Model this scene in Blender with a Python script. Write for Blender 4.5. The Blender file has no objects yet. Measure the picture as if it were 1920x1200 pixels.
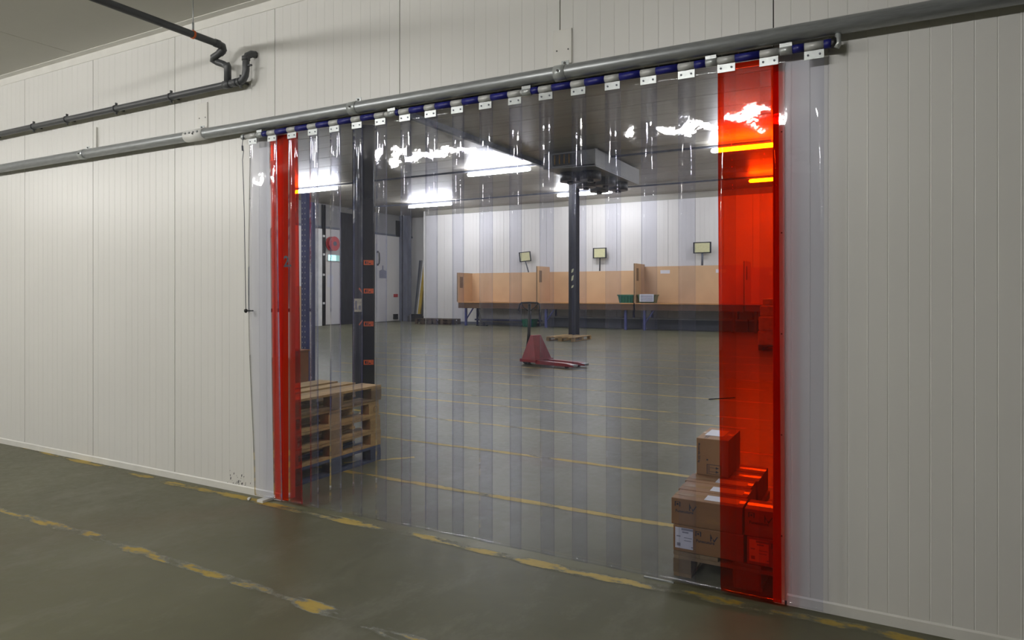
import bpy, math, random
from mathutils import Vector, Matrix
R = random.Random(7)
sc = bpy.context.scene
C = sc.collection

# ------------------------------------------------------------------ camera, world, exposure
cam = bpy.data.cameras.new('camera'); co = bpy.data.objects.new('camera', cam); C.objects.link(co)
cam.sensor_fit = 'HORIZONTAL'; cam.sensor_width = 36.0
cam.lens = 1283.1 / 1920 * 36.0
cam.shift_y = -50.5 / 1920
co.location = (0, -3.76, 1.6); co.rotation_euler = (math.radians(90), 0, 0.5038)
cam.clip_start = 0.05; cam.clip_end = 200
sc.camera = co
w = bpy.data.worlds.new('world'); sc.world = w; w.use_nodes = True
w.node_tree.nodes['Background'].inputs[0].default_value = (0.5, 0.55, 0.6, 1)
w.node_tree.nodes['Background'].inputs[1].default_value = 0.0
sc.view_settings.view_transform = 'Standard'
sc.view_settings.look = 'None'
sc.view_settings.exposure = 0.0
sc.view_settings.gamma = 1.0
sc.view_settings.use_curve_mapping = False
sc.cycles.use_denoising = True
sc.cycles.transparent_max_bounces = 32
sc.cycles.max_bounces = 10
sc.cycles.diffuse_bounces = 5
sc.cycles.glossy_bounces = 4
sc.cycles.sample_clamp_indirect = 4.0
sc.cycles.caustics_reflective = False
sc.cycles.caustics_refractive = False
NEAR_L = 165.0      # near room tubes
FAR_L = 125.0       # far room tubes

# ------------------------------------------------------------------ materials
def new_mat(name):
    m = bpy.data.materials.new(name); m.use_nodes = True
    nt = m.node_tree; b = nt.nodes['Principled BSDF']
    return m, nt, b
def objcoord(nt, scale=(1, 1, 1)):
    g = nt.nodes.new('ShaderNodeNewGeometry'); mp = nt.nodes.new('ShaderNodeMapping')
    mp.inputs['Scale'].default_value = scale
    nt.links.new(g.outputs['Position'], mp.inputs[0]); return mp.outputs[0]
def noise(nt, vec, scale, detail=4, rough=.55):
    n = nt.nodes.new('ShaderNodeTexNoise'); n.inputs['Scale'].default_value = scale
    n.inputs['Detail'].default_value = detail; n.inputs['Roughness'].default_value = rough
    nt.links.new(vec, n.inputs['Vector']); return n.outputs['Fac']
def ramp(nt, fac, stops):
    r = nt.nodes.new('ShaderNodeValToRGB'); nt.links.new(fac, r.inputs[0])
    e = r.color_ramp.elements
    while len(e) < len(stops): e.new(.5)
    for el, (p, c) in zip(e, stops):
        el.position = p; el.color = (*c, 1) if len(c) == 3 else c
    return r.outputs[0]
def mat(name, col, rough=.5, metal=0, var=.12, scale=3, bump=0, bscale=40, stretch=(1, 1, 1), spec=.5):
    m, nt, b = new_mat(name)
    v = objcoord(nt, stretch)
    f = noise(nt, v, scale)
    a = tuple(c * (1 - var) for c in col); z = tuple(min(1, c * (1 + var)) for c in col)
    nt.links.new(ramp(nt, f, [(.3, a), (.7, z)]), b.inputs['Base Color'])
    b.inputs['Roughness'].default_value = rough; b.inputs['Metallic'].default_value = metal
    b.inputs['Specular IOR Level'].default_value = spec
    if bump:
        bm = nt.nodes.new('ShaderNodeBump'); bm.inputs['Strength'].default_value = bump
        bm.inputs['Distance'].default_value = .01
        nt.links.new(noise(nt, v, bscale), bm.inputs['Height']); nt.links.new(bm.outputs[0], b.inputs['Normal'])
    return m
def emit(name, col, s):
    m, nt, b = new_mat(name)
    b.inputs['Base Color'].default_value = (.8, .8, .8, 1)
    b.inputs['Emission Color'].default_value = (*col, 1); b.inputs['Emission Strength'].default_value = s
    return m

M = {}
M['wall'] = mat('painted_panel', (.735, .728, .70), .34, var=.025, scale=.8, bump=.05, bscale=3)
M['wall2'] = mat('painted_panel_far', (.68, .66, .63), .45, var=.04, scale=.6)
M['trim'] = mat('white_trim', (.73, .72, .68), .4, var=.05, scale=6)
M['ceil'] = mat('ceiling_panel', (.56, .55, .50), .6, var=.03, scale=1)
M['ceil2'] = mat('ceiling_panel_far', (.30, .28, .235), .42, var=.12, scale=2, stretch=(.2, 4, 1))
M['upper'] = mat('grey_upper_wall', (.24, .235, .23), .55, var=.1, scale=1)
M['dim'] = mat('dim_wall', (.17, .165, .155), .7, var=.1)
M['plain'] = mat('plain_wall', (.6, .58, .53), .7, var=.03)
M['joint'] = mat('panel_joint', (.10, .10, .10), .8, var=.05)
M['galv'] = mat('galvanised_steel', (.36, .38, .39), .38, metal=.45, var=.14, scale=12, stretch=(1, 6, 6))
M['galvb'] = mat('bright_galvanised', (.50, .53, .53), .32, metal=.4, var=.12, scale=20)
M['silver'] = mat('silver_tube', (.55, .56, .55), .35, metal=.15, var=.05)
M['blue'] = mat('blue_sleeve', (.012, .014, .17), .4, var=.1)
M['pvc'] = mat('grey_pipe', (.072, .076, .082), .42, var=.12, scale=8)
M['blk'] = mat('black_rubber', (.012, .012, .013), .5, var=.2)
M['orange'] = mat('orange_clamp', (.6, .12, .02), .5)
M['darkpost'] = mat('dark_post', (.016, .017, .024), .42, var=.35, scale=5, stretch=(1, 1, .3), spec=.25)
M['slate'] = mat('slate_post', (.11, .12, .15), .5, var=.25, scale=4, stretch=(1, 1, .4))
M['bluepost'] = mat('blue_rack', (.055, .065, .20), .4, var=.15)
M['hole'] = mat('pale_hole', (.4, .42, .5), .6)
M['otag'] = mat('orange_tag', (.72, .12, .03), .5, var=.2, scale=30)
M['paper'] = mat('paper', (.68, .68, .72), .6, var=.04, scale=30)
M['notice'] = mat('worn_notice', (.62, .56, .42), .6, var=.35, scale=20)
M['ink'] = mat('ink', (.02, .018, .03), .6)
M['greyink'] = mat('grey_ink', (.25, .25, .3), .6)
M['tan'] = mat('tan_board', (.62, .40, .22), .5, var=.07, scale=1.2)
M['tand'] = mat('tan_board_edge', (.20, .12, .06), .6, var=.2)
M['brown'] = mat('brown_apron', (.10, .05, .022), .5, var=.2)
M['benchtop'] = mat('bench_top', (.50, .25, .09), .45, var=.12)
M['gcrate'] = mat('green_plastic', (.012, .14, .085), .45, var=.15, scale=10)
M['ycrate'] = mat('olive_plastic', (.10, .15, .05), .45, var=.15, scale=10)
M['red'] = mat('red_paint', (.26, .022, .025), .4, var=.15, scale=8)
M['reelred'] = mat('reel_red', (.5, .05, .05), .4, var=.1)
M['white'] = mat('white_plastic', (.75, .75, .73), .45)
M['yellow'] = mat('yellow_pole', (.62, .42, .05), .5)
M['signp'] = mat('pale_yellow_board', (.62, .60, .34), .5, var=.1, scale=20)
M['load'] = mat('pale_load', (.62, .50, .36), .35, var=.25, scale=8)
M['card'] = mat('cardboard', (.26, .122, .038), .62, var=.08, scale=7, stretch=(1, 1, 3), bump=.1, bscale=60)
M['card2'] = mat('cardboard_pale', (.31, .158, .058), .62, var=.08, scale=7, bump=.1, bscale=60)
M['crate'] = mat('orange_brown_crate', (.22, .085, .03), .6, var=.2, scale=5)
M['tape'] = mat('packing_tape', (.36, .22, .11), .2, var=.05)
M['grill'] = mat('cooler_grille', (.03, .03, .032), .5, var=.3, scale=12)
M['coolw'] = mat('cooler_housing', (.19, .19, .185), .45, var=.08)
M['shelf'] = mat('dark_shelf', (.045, .05, .065), .6)
M['coolp'] = mat('cooler_pipe', (.35, .2, .06), .35, metal=.6)
M['tubeN'] = emit('tube_near', (1, .98, .945), NEAR_L)
M['tubeN2'] = emit('tube_near_dimmed', (1, .98, .94), NEAR_L * .72)  # right corridor tube, dimmed so the wall falls darker on that side
M['tubeF'] = emit('tube_far', (.97, .985, 1), FAR_L)
M['exit'] = emit('exit_lit', (.45, 1, .9), 1.5)
M['exitg'] = emit('exit_green', (.0, .5, .33), .7)
M['vent'] = M['blk']

# wood: per-object variation
def wood(name, a, b_, dark=0):
    m, nt, b = new_mat(name)
    tc = nt.nodes.new('ShaderNodeTexCoord'); oi = nt.nodes.new('ShaderNodeObjectInfo')
    ad = nt.nodes.new('ShaderNodeVectorMath'); ad.operation = 'ADD'
    nt.links.new(tc.outputs['Object'], ad.inputs[0])
    cmb = nt.nodes.new('ShaderNodeCombineXYZ'); ml = nt.nodes.new('ShaderNodeMath'); ml.operation = 'MULTIPLY'; ml.inputs[1].default_value = 37
    nt.links.new(oi.outputs['Random'], ml.inputs[0])
    for i in range(3): nt.links.new(ml.outputs[0], cmb.inputs[i])
    nt.links.new(cmb.outputs[0], ad.inputs[1])
    f = noise(nt, ad.outputs[0], 9, 6, .65)
    c1 = ramp(nt, f, [(.25, a), (.75, b_)])
    hsv = nt.nodes.new('ShaderNodeHueSaturation'); nt.links.new(c1, hsv.inputs['Color'])
    mr = nt.nodes.new('ShaderNodeMapRange'); mr.inputs[3].default_value = .72; mr.inputs[4].default_value = 1.22
    nt.links.new(oi.outputs['Random'], mr.inputs[0]); nt.links.new(mr.outputs[0], hsv.inputs['Value'])
    nt.links.new(hsv.outputs[0], b.inputs['Base Color']); b.inputs['Roughness'].default_value = .75
    return m
M['wood'] = wood('pallet_wood', (.27, .165, .06), (.48, .32, .13))
M['woodg'] = wood('grey_pallet_wood', (.15, .095, .045), (.28, .19, .095))
M['woodb'] = wood('blue_painted_wood', (.035, .05, .10), (.075, .10, .18))
M['wooddk'] = wood('dark_pallet_wood', (.045, .03, .02), (.12, .08, .05))

# floor
def floor_mat():
    m, nt, b = new_mat('floor_paint')
    v = objcoord(nt)
    big = noise(nt, v, .55, 5, .6)
    base = ramp(nt, big, [(.3, (.098, .094, .056)), (.52, (.126, .123, .076)), (.72, (.162, .158, .106))])
    fine = noise(nt, v, 14, 6, .7)
    scuff = noise(nt, objcoord(nt, (1.6, .8, 1)), 1.3, 8, .72)
    sc_c = ramp(nt, scuff, [(.52, (0, 0, 0)), (.70, (1, 1, 1))])
    mx = nt.nodes.new('ShaderNodeMix'); mx.data_type = 'RGBA'
    nt.links.new(base, mx.inputs['A']); mx.inputs['B'].default_value = (.21, .205, .16, 1)
    ms = nt.nodes.new('ShaderNodeMath'); ms.operation = 'MULTIPLY'; ms.inputs[1].default_value = .5
    nt.links.new(sc_c, ms.inputs[0]); nt.links.new(ms.outputs[0], mx.inputs['Factor'])
    red = noise(nt, v, .8, 3, .5)
    rr = ramp(nt, red, [(.58, (0, 0, 0)), (.72, (1, 1, 1))])
    m2 = nt.nodes.new('ShaderNodeMix'); m2.data_type = 'RGBA'
    mm = nt.nodes.new('ShaderNodeMath'); mm.operation = 'MULTIPLY'; mm.inputs[1].default_value = .45
    nt.links.new(rr, mm.inputs[0]); nt.links.new(mm.outputs[0], m2.inputs['Factor'])
    nt.links.new(mx.outputs['Result'], m2.inputs['A']); m2.inputs['B'].default_value = (.125, .085, .058, 1)
    m3 = nt.nodes.new('ShaderNodeMix'); m3.data_type = 'RGBA'; m3.blend_type = 'MULTIPLY'; m3.inputs['Factor'].default_value = .6
    nt.links.new(m2.outputs['Result'], m3.inputs['A'])
    nt.links.new(ramp(nt, fine, [(.3, (.70, .70, .70)), (.7, (1.0, 1.0, 1.0))]), m3.inputs['B'])
    nt.links.new(m3.outputs['Result'], b.inputs['Base Color'])
    b.inputs['Specular IOR Level'].default_value = .12
    rg = ramp(nt, fine, [(.3, (.30,) * 3), (.7, (.46,) * 3)])
    nt.links.new(rg, b.inputs['Roughness'])
    bp = nt.nodes.new('ShaderNodeBump'); bp.inputs['Strength'].default_value = .12; bp.inputs['Distance'].default_value = .01
    nt.links.new(noise(nt, v, 5, 5), bp.inputs['Height']); nt.links.new(bp.outputs[0], b.inputs['Normal'])
    return m
M['floor'] = floor_mat()
def paint_mat(name, worn, halo):
    """worn floor paint: yellow where it survives, bare where gone, pale rubbed rim between"""
    m, nt, b = new_mat(name)
    v = objcoord(nt, (1, 3.0, 1))
    f1 = noise(nt, v, 2.6, 3, .6); f2 = noise(nt, objcoord(nt), 26, 4, .7)
    mx = nt.nodes.new('ShaderNodeMath'); mx.operation = 'MULTIPLY_ADD'; mx.inputs[1].default_value = .22
    nt.links.new(f2, mx.inputs[0]); nt.links.new(f1, mx.inputs[2])
    # edge fade from UV v
    uv = nt.nodes.new('ShaderNodeUVMap'); sp = nt.nodes.new('ShaderNodeSeparateXYZ'); nt.links.new(uv.outputs[0], sp.inputs[0])
    s1 = nt.nodes.new('ShaderNodeMath'); s1.operation = 'SUBTRACT'; s1.inputs[1].default_value = .5; nt.links.new(sp.outputs[1], s1.inputs[0])
    s2 = nt.nodes.new('ShaderNodeMath'); s2.operation = 'ABSOLUTE'; nt.links.new(s1.outputs[0], s2.inputs[0])
    s3 = nt.nodes.new('ShaderNodeMath'); s3.operation = 'POWER'; s3.inputs[1].default_value = 3; nt.links.new(s2.outputs[0], s3.inputs[0])
    s4 = nt.nodes.new('ShaderNodeMath'); s4.operation = 'MULTIPLY_ADD'; s4.inputs[1].default_value = -1.6
    nt.links.new(s3.outputs[0], s4.inputs[0]); nt.links.new(mx.outputs[0], s4.inputs[2])
    k = s4.outputs[0]
    col = ramp(nt, k, [(worn - .02, halo), (worn + .035, (.36, .25, .035)), (worn + .22, (.44, .30, .03))])
    nt.links.new(col, b.inputs['Base Color']); b.inputs['Roughness'].default_value = .5
    a = ramp(nt, k, [(worn - .10, (0, 0, 0)), (worn - .03, (.55, .55, .55)), (worn + .05, (.95, .95, .95))])
    nt.links.new(a, b.inputs['Alpha'])
    return m
M['line'] = paint_mat('yellow_line', .50, (.30, .27, .14))
M['lineworn'] = paint_mat('worn_yellow_line', .625, (.30, .30, .24))
M['linedull'] = paint_mat('rubbed_yellow_line', .60, (.27, .255, .16))

# curtain plastic: clear or red, a glossy film over a tinted, faintly milky sheet
def plastic(name, tint, milk, milk_amt, edge=None, rough=.035):
    m = bpy.data.materials.new(name); m.use_nodes = True; nt = m.node_tree; nt.nodes.clear()
    out = nt.nodes.new('ShaderNodeOutputMaterial')
    tr = nt.nodes.new('ShaderNodeBsdfTransparent'); tr.inputs[0].default_value = (*tint, 1)
    df = nt.nodes.new('ShaderNodeBsdfDiffuse'); df.inputs[0].default_value = (*milk, 1)
    tl = nt.nodes.new('ShaderNodeBsdfTranslucent'); tl.inputs[0].default_value = (*milk, 1)
    a = nt.nodes.new('ShaderNodeMixShader'); a.inputs[0].default_value = .5
    nt.links.new(df.outputs[0], a.inputs[1]); nt.links.new(tl.outputs[0], a.inputs[2])
    b = nt.nodes.new('ShaderNodeMixShader'); b.inputs[0].default_value = milk_amt
    # slight cloudiness variation (dust and scratches)
    v = objcoord(nt, (1, 1, .25)); n = noise(nt, v, 7, 5, .7)
    mr = nt.nodes.new('ShaderNodeMapRange'); mr.inputs[1].default_value = .35; mr.inputs[2].default_value = .75
    mr.inputs[3].default_value = milk_amt * .75; mr.inputs[4].default_value = milk_amt * 1.35
    nt.links.new(n, mr.inputs[0]); nt.links.new(mr.outputs[0], b.inputs[0])
    nt.links.new(tr.outputs[0], b.inputs[1]); nt.links.new(a.outputs[0], b.inputs[2])
    gl = nt.nodes.new('ShaderNodeBsdfGlossy'); gl.inputs['Roughness'].default_value = rough
    gl.inputs[0].default_value = (1, 1, 1, 1)
    bp = nt.nodes.new('ShaderNodeBump'); bp.inputs['Strength'].default_value = .35; bp.inputs['Distance'].default_value = .0012
    nt.links.new(noise(nt, objcoord(nt), 16, 2, .5), bp.inputs['Height']); nt.links.new(bp.outputs[0], gl.inputs['Normal'])
    g = nt.nodes.new('ShaderNodeNewGeometry'); d = nt.nodes.new('ShaderNodeVectorMath'); d.operation = 'DOT_PRODUCT'
    nt.links.new(g.outputs['Normal'], d.inputs[0]); nt.links.new(g.outputs['Incoming'], d.inputs[1])
    ab = nt.nodes.new('ShaderNodeMath'); ab.operation = 'ABSOLUTE'; nt.links.new(d.outputs['Value'], ab.inputs[0])
    om = nt.nodes.new('ShaderNodeMath'); om.operation = 'SUBTRACT'; om.inputs[0].default_value = 1; nt.links.new(ab.outputs[0], om.inputs[1])
    pw = nt.nodes.new('ShaderNodeMath'); pw.operation = 'POWER'; pw.inputs[1].default_value = 5; nt.links.new(om.outputs[0], pw.inputs[0])
    fr = nt.nodes.new('ShaderNodeMath'); fr.operation = 'MULTIPLY_ADD'; fr.inputs[1].default_value = .95; fr.inputs[2].default_value = .04
    nt.links.new(pw.outputs[0], fr.inputs[0])
    o = nt.nodes.new('ShaderNodeMixShader'); nt.links.new(fr.outputs[0], o.inputs[0])
    nt.links.new(b.outputs[0], o.inputs[1]); nt.links.new(gl.outputs[0], o.inputs[2])
    nt.links.new(o.outputs[0], out.inputs[0])
    return m
M['clear'] = plastic('clear_pvc', (.952, .957, .992), (.45, .55, 1.0), .007)
M['redpvc'] = plastic('red_pvc', (.925, .165, .006), (.95, .02, .002), .018)
M['clearedge'] = plastic('clear_pvc_edge', (.55, .62, .85), (.25, .3, .6), .35)
M['rededge'] = plastic('red_pvc_edge', (.6, .03, .01), (.6, .02, .01), .45)

# ------------------------------------------------------------------ mesh helpers
class MB:
    def __init__(s): s.v = []; s.f = []; s.sm = []; s.mi = []; s.cur = 0
    def quad(s, idx, sm=False): s.f.append(tuple(idx)); s.sm.append(sm); s.mi.append(s.cur)
    def box(s, x0, x1, y0, y1, z0, z1, mtx=None):
        b = len(s.v)
        for x, y, z in ((x0, y0, z0), (x1, y0, z0), (x1, y1, z0), (x0, y1, z0), (x0, y0, z1), (x1, y0, z1), (x1, y1, z1), (x0, y1, z1)):
            p = Vector((x, y, z)); s.v.append(tuple(mtx @ p if mtx else p))
        for q in ((0, 3, 2, 1), (4, 5, 6, 7), (0, 1, 5, 4), (1, 2, 6, 5), (2, 3, 7, 6), (3, 0, 4, 7)):
            s.quad([b + i for i in q])
        return s
    def tube(s, pts, r, n=12, caps=True):
        pts = [Vector(p) for p in pts]; b = len(s.v); prev = None
        for i, p in enumerate(pts):
            if i == 0: t = pts[1] - p
            elif i == len(pts) - 1: t = p - pts[i - 1]
            else: t = (pts[i + 1] - p).normalized() + (p - pts[i - 1]).normalized()
            t.normalize()
            if prev is None:
                u = t.cross(Vector((0, 0, 1)))
                if u.length < .1: u = t.cross(Vector((1, 0, 0)))
            else:
                u = prev - t * prev.dot(t)
            u.normalize(); prev = u; w_ = t.cross(u)
            rr = r[i] if isinstance(r, (list, tuple)) else r
            for k in range(n):
                a = 2 * math.pi * k / n
                s.v.append(tuple(p + (u * math.cos(a) + w_ * math.sin(a)) * rr))
        for i in range(len(pts) - 1):
            for k in range(n):
                a = b + i * n + k; c = b + i * n + (k + 1) % n
                s.quad((a, c, c + n, a + n), True)
        if caps:
            s.quad([b + k for k in range(n)][::-1]); e = b + (len(pts) - 1) * n; s.quad([e + k for k in range(n)])
        return s
    def prism(s, poly, ax, a0, a1, mtx=None):
        """poly in the two other axes (cyclic order), extruded along ax"""
        n = len(poly); b = len(s.v)
        for a in (a0, a1):
            for p, q in poly:
                v = {'x': (a, p, q), 'y': (p, a, q), 'z': (p, q, a)}[ax]
                v = Vector(v); s.v.append(tuple(mtx @ v if mtx else v))
        s.quad([b + i for i in range(n)][::-1]); s.quad([b + n + i for i in range(n)])
        for i in range(n):
            j = (i + 1) % n; s.quad((b + i, b + j, b + n + j, b + n + i))
        return s
    def mesh(s, name, mats):
        me = bpy.data.meshes.new(name); me.from_pydata(s.v, [], s.f)
        for m in (mats if isinstance(mats, (list, tuple)) else [mats]): me.materials.append(m)
        me.polygons.foreach_set('use_smooth', s.sm); me.polygons.foreach_set('material_index', s.mi)
        import bmesh
        bm = bmesh.new(); bm.from_mesh(me); bmesh.ops.recalc_face_normals(bm, faces=bm.faces); bm.to_mesh(me); bm.free()
        me.update(); return me
    def obj(s, name, mats, parent=None, loc=None, bevel=0):
        me = s.mesh(name, mats); return link(name, me, parent, loc, bevel)
def link(name, me, parent=None, loc=None, bevel=0):
    o = bpy.data.objects.new(name, me); C.objects.link(o)
    if parent: o.parent = parent
    if loc: o.location = loc
    if bevel:
        md = o.modifiers.new('bevel', 'BEVEL'); md.width = bevel; md.segments = 2; md.limit_method = 'ANGLE'
    return o
def tag(o, label, cat, group=None):
    o['label'] = label; o['category'] = cat
    if group: o['group'] = group
    return o
def lab(o, label): o['label'] = label; return o
def struct(o): o['kind'] = 'structure'; return o
def thing(name, loc, label, cat, group=None, rz=0):
    o = bpy.data.objects.new(name, None); C.objects.link(o); o.location = loc; o.rotation_euler = (0, 0, rz)
    o.empty_display_size = .1
    return tag(o, label, cat, group)
def text_part(name, txt, size, mtx, m, parent, ext=.0004, sx=1.0):
    cu = bpy.data.curves.new(name, 'FONT'); cu.body = txt; cu.size = size; cu.extrude = ext
    cu.resolution_u = 2; cu.offset = size * .026
    t = bpy.data.objects.new('tmp', cu)
    C.objects.link(t); dg = bpy.context.evaluated_depsgraph_get(); dg.update()
    me = bpy.data.meshes.new_from_object(t.evaluated_get(dg)); bpy.data.objects.remove(t)
    me.materials.clear(); me.materials.append(m)
    o = bpy.data.objects.new(name, me); C.objects.link(o); o.parent = parent
    o.matrix_local = mtx @ Matrix.Diagonal((sx, 1, 1, 1)); return o
def facing_y(x, y, z):   # text in the xz plane, read from -y
    return Matrix.Translation((x, y, z)) @ Matrix.Rotation(math.radians(90), 4, 'X')

# ------------------------------------------------------------------ structure: floor
FX0, FX1, FY0, FY1 = -25.6, 8.0, -9.0, 29.5
floor = struct(MB().box(FX0, FX1, FY0, FY1, -.2, 0).obj('floor', M['floor']))
def floor_line(pts, wid, m, label, z=.0015):
    me = bpy.data.meshes.new('painted_line'); v = []; f = []; uv = []
    L = 0; n = len(pts)
    for i, (x, y) in enumerate(pts):
        j = min(i + 1, n - 1); k = max(i - 1, 0)
        t = Vector((pts[j][0] - pts[k][0], pts[j][1] - pts[k][1])).normalized(); nn = Vector((-t.y, t.x)) * wid / 2
        for s_ in (-1, 1):
            v.append((x + s_ * nn.x, y + s_ * nn.y, z)); uv.append((x, 0 if s_ < 0 else 1))
    for i in range(n - 1): f.append((2 * i, 2 * i + 2, 2 * i + 3, 2 * i + 1))
    me.from_pydata(v, [], f); me.materials.append(m); ul = me.uv_layers.new(name='UVMap')
    for lp in me.loops: ul.data[lp.index].uv = uv[lp.vertex_index]
    o = link('painted_line', me, floor); lab(o, label); return o
floor_line([(-9.5, .10), (-7.8, .03), (-6.4, -.05), (-5.2, -.105), (-4.0, -.11), (-2.5, -.115), (-1.5, -.15), (-.9, -.125), (-.3, -.10), (.4, -.13), (2.5, -.16)], .11, M['linedull'], 'rubbed yellow line along the foot of the wall')
floor_line([(-12, -1.12), (-8, -1.13), (-5, -1.15), (-3, -1.17), (-1.8, -1.23), (-.6, -1.27), (2, -1.36)], .115, M['lineworn'], 'worn yellow line nearest the camera')
for yy, x0, x1 in ((.90, -4.62, -.2), (2.21, -6.4, .6), (3.40, -7.2, 1), (4.66, -9, 1.5), (5.32, -9.5, 1.5), (6.75, -10, 2), (8.1, -11, 2), (9.3, -12, 2), (10.6, -13, 2), (12.2, -14, 2), (14.0, -15, 2)):
    floor_line([(x0, yy), ((x0 + x1) / 2, yy + R.uniform(-.02, .02)), (x1, yy + R.uniform(-.03, .03))], .085, M['line'], 'yellow lane line beyond the curtain, %.0f paces in' % (yy * 1.3))
floor_line([(-4.5, 1.12), (-4.05, 1.62)], .06, M['line'], 'short yellow line by the pallet stack')

# ------------------------------------------------------------------ structure: near wall with the opening
OX0, OX1, OZ = -4.088, -.520, 2.87
HN = 3.88; TH = .12
PITCH = 1.2155; PB = -.526
wall = MB().box(-16, OX0 - .004, .012, TH, 0, HN + .06).box(OX0 - .004, OX1 + .004, .012, TH, OZ + .004, HN + .06).box(OX1 + .004, 8, .012, TH, 0, HN + .06).obj('wall_front', M['joint'])
struct(wall)
RB = PITCH / 14
def grooved(mb, x0, x1, z0, z1, base):
    """panel front: flats with shallow v ribs every RB, panel from y 0 to .0125"""
    xs = [(x0, 0.0)]
    k0 = math.ceil((x0 - base + .02) / RB); k = k0
    while True:
        x = base + k * RB
        if x > x1 - .02: break
        g = .0015
        hw = .0028
        if k % 7 in (2, 5):
            xs += [(x - hw, 0), (x, -.0012), (x + hw, 0)]
        else:
            xs += [(x - hw, 0), (x - hw * .3, g), (x + hw * .3, g), (x + hw, 0)]
        k += 1
    xs.append((x1, 0))
    poly = xs + [(x1, .0125), (x0, .0125)]
    b = len(mb.v)
    for z in (z0, z1):
        for x, y in poly: mb.v.append((x, y, z))
    n = len(poly)
    for i in range(n):
        j = (i + 1) % n; mb.quad((b + i, b + j, b + n + j, b + n + i))
    # caps as strips
    m_ = len(xs)
    mb.quad([b + i for i in range(n)][::-1]); mb.quad([b + n + i for i in range(n)])
for k in range(-12, 7):
    a = PB + k * PITCH; b_ = a + PITCH; a += .0032; b_ -= .0032
    mb = MB()
    if b_ <= OX0 or a >= OX1 - .01: grooved(mb, a, b_, .02, HN, PB)
    elif a < OX0 < b_:
        grooved(mb, a, OX0, .02, OZ, PB); grooved(mb, a, b_, OZ, HN, PB)
    else: grooved(mb, a, b_, OZ, HN, PB)
    mb.obj('wall_panel', M['wall'], wall)
# inner face of the same wall, and its upper part in the taller hall
MB().box(-16, OX0, TH - .004, TH + .004, 0, HN).box(OX0, OX1, TH - .004, TH + .004, OZ, HN).box(OX1, 3.0, TH - .004, TH + .004, 0, HN).obj('inner_lining', M['wall2'], wall)
MB().box(OX0 - .004, OX0 + .008, .0, TH, 0, OZ).box(OX1 - .008, OX1 + .004, .0, TH, 0, OZ).box(OX0, OX1, .0, TH, OZ - .006, OZ + .006).obj('door_reveal', M['trim'], wall)
jt = MB().box(OX1, OX1 + .050, -.006, .001, 0, OZ)
jt.obj('trim_door_jamb', M['trim'], wall)
for z in (.35, .87, 1.39, 1.91, 2.43): MB().tube([(OX1 + .035, -.008, z), (OX1 + .035, -.005, z)], .004, 8).obj('screw', M['joint'], wall)
upper = struct(MB().box(-25.4, 3.2, -.1, .12, HN + .1, 6.4).box(-25.4, -15.9, 0, .12, 0, HN + .1).obj('wall_hall_front', M['wall2']))
cf = struct(MB().box(-16, 8, -.006, .0, HN - .075, HN).box(-16, 8, -.07, .0, HN - .005, HN).obj('trim_1', M['trim']))
# skirting
struct(MB().prism([(0, 0), (-.007, 0), (-.007, .05), (-.002, .058), (0, .058)], 'x', -16, OX0 - .01).obj('baseboard_left', M['trim']))
struct(MB().prism([(0, 0), (-.007, 0), (-.007, .05), (-.002, .058), (0, .058)], 'x', OX1 + .06, 8).obj('baseboard_right', M['trim']))
sm = MB(); rs = random.Random(5)
for k in range(26):
    x = rs.gauss(-4.60, .07); z = .045 + abs(rs.gauss(0, .035)); h = rs.uniform(.006, .03); ww = rs.uniform(.002, .008)
    sm.prism([(x, z), (x + ww, z + .004), (x + ww * 1.4, z + h), (x + ww * .3, z + h * .8)], 'y', -.0012, .0005)
sm.obj('scuff_marks', M['ink'], wall)['kind'] = 'stuff'
# near ceiling with panel joints
cl = struct(MB().box(-16, 8, -9, .0, HN + .012, HN + .15).obj('ceiling', M['joint']))
xx = -6.79 - 3 * 3.0
while xx < 8:
    MB().box(max(xx, -16) + .004, min(xx + 3.0, 8) - .004, -9, 0, HN, HN + .013).obj('ceiling_panel', M['ceil'], cl); xx += 3.0
struct(MB().box(-16.1, -16, -9, .0, 0, HN).obj('wall_left', M['plain']))
struct(MB().box(-16, 8, -9.1, -9, 0, HN).obj('wall_back', M['dim']))
struct(MB().box(8, 8.1, -9, 0, 0, HN).obj('wall_right', M['dim']))

# ------------------------------------------------------------------ structure: the hall beyond
HZ = 6.0; BY = 26.2; XL = -24.5
# back wall: panels below 5.76, dark band above
bw = struct(MB().box(-21.8, 3.2, BY + .02, BY + .2, 0, HZ).obj('wall_hall_back', M['joint']))
x = -21.8
while x < 3:
    mb = MB(); x1 = min(x + 1.2, 3.2); mb.box(x + .006, x1 - .006, BY, BY + .03, 0, 5.74)
    n = 6
    for k in range(1, n): mb.box(x + 1.2 * k / n - .006, x + 1.2 * k / n + .006, BY - .006, BY, 0, 5.74) if x + 1.2 * k / n < 3.1 else None
    mb.obj('wall_panel', M['wall2'], bw); x += 1.2
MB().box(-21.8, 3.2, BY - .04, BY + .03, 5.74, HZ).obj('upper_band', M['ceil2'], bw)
MB().box(-21.8, 3.2, BY - .03, BY, 0, .12).obj('skirting', M['slate'], bw)
MB().box(-21.95, -21.8, BY, 28.6, 0, HZ).obj('return_wall', M['wall2'], bw)
rw = struct(MB().box(-24.6, -22.0, 28.5, 28.7, 0, HZ).obj('wall_recess', M['wall2']))
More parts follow.
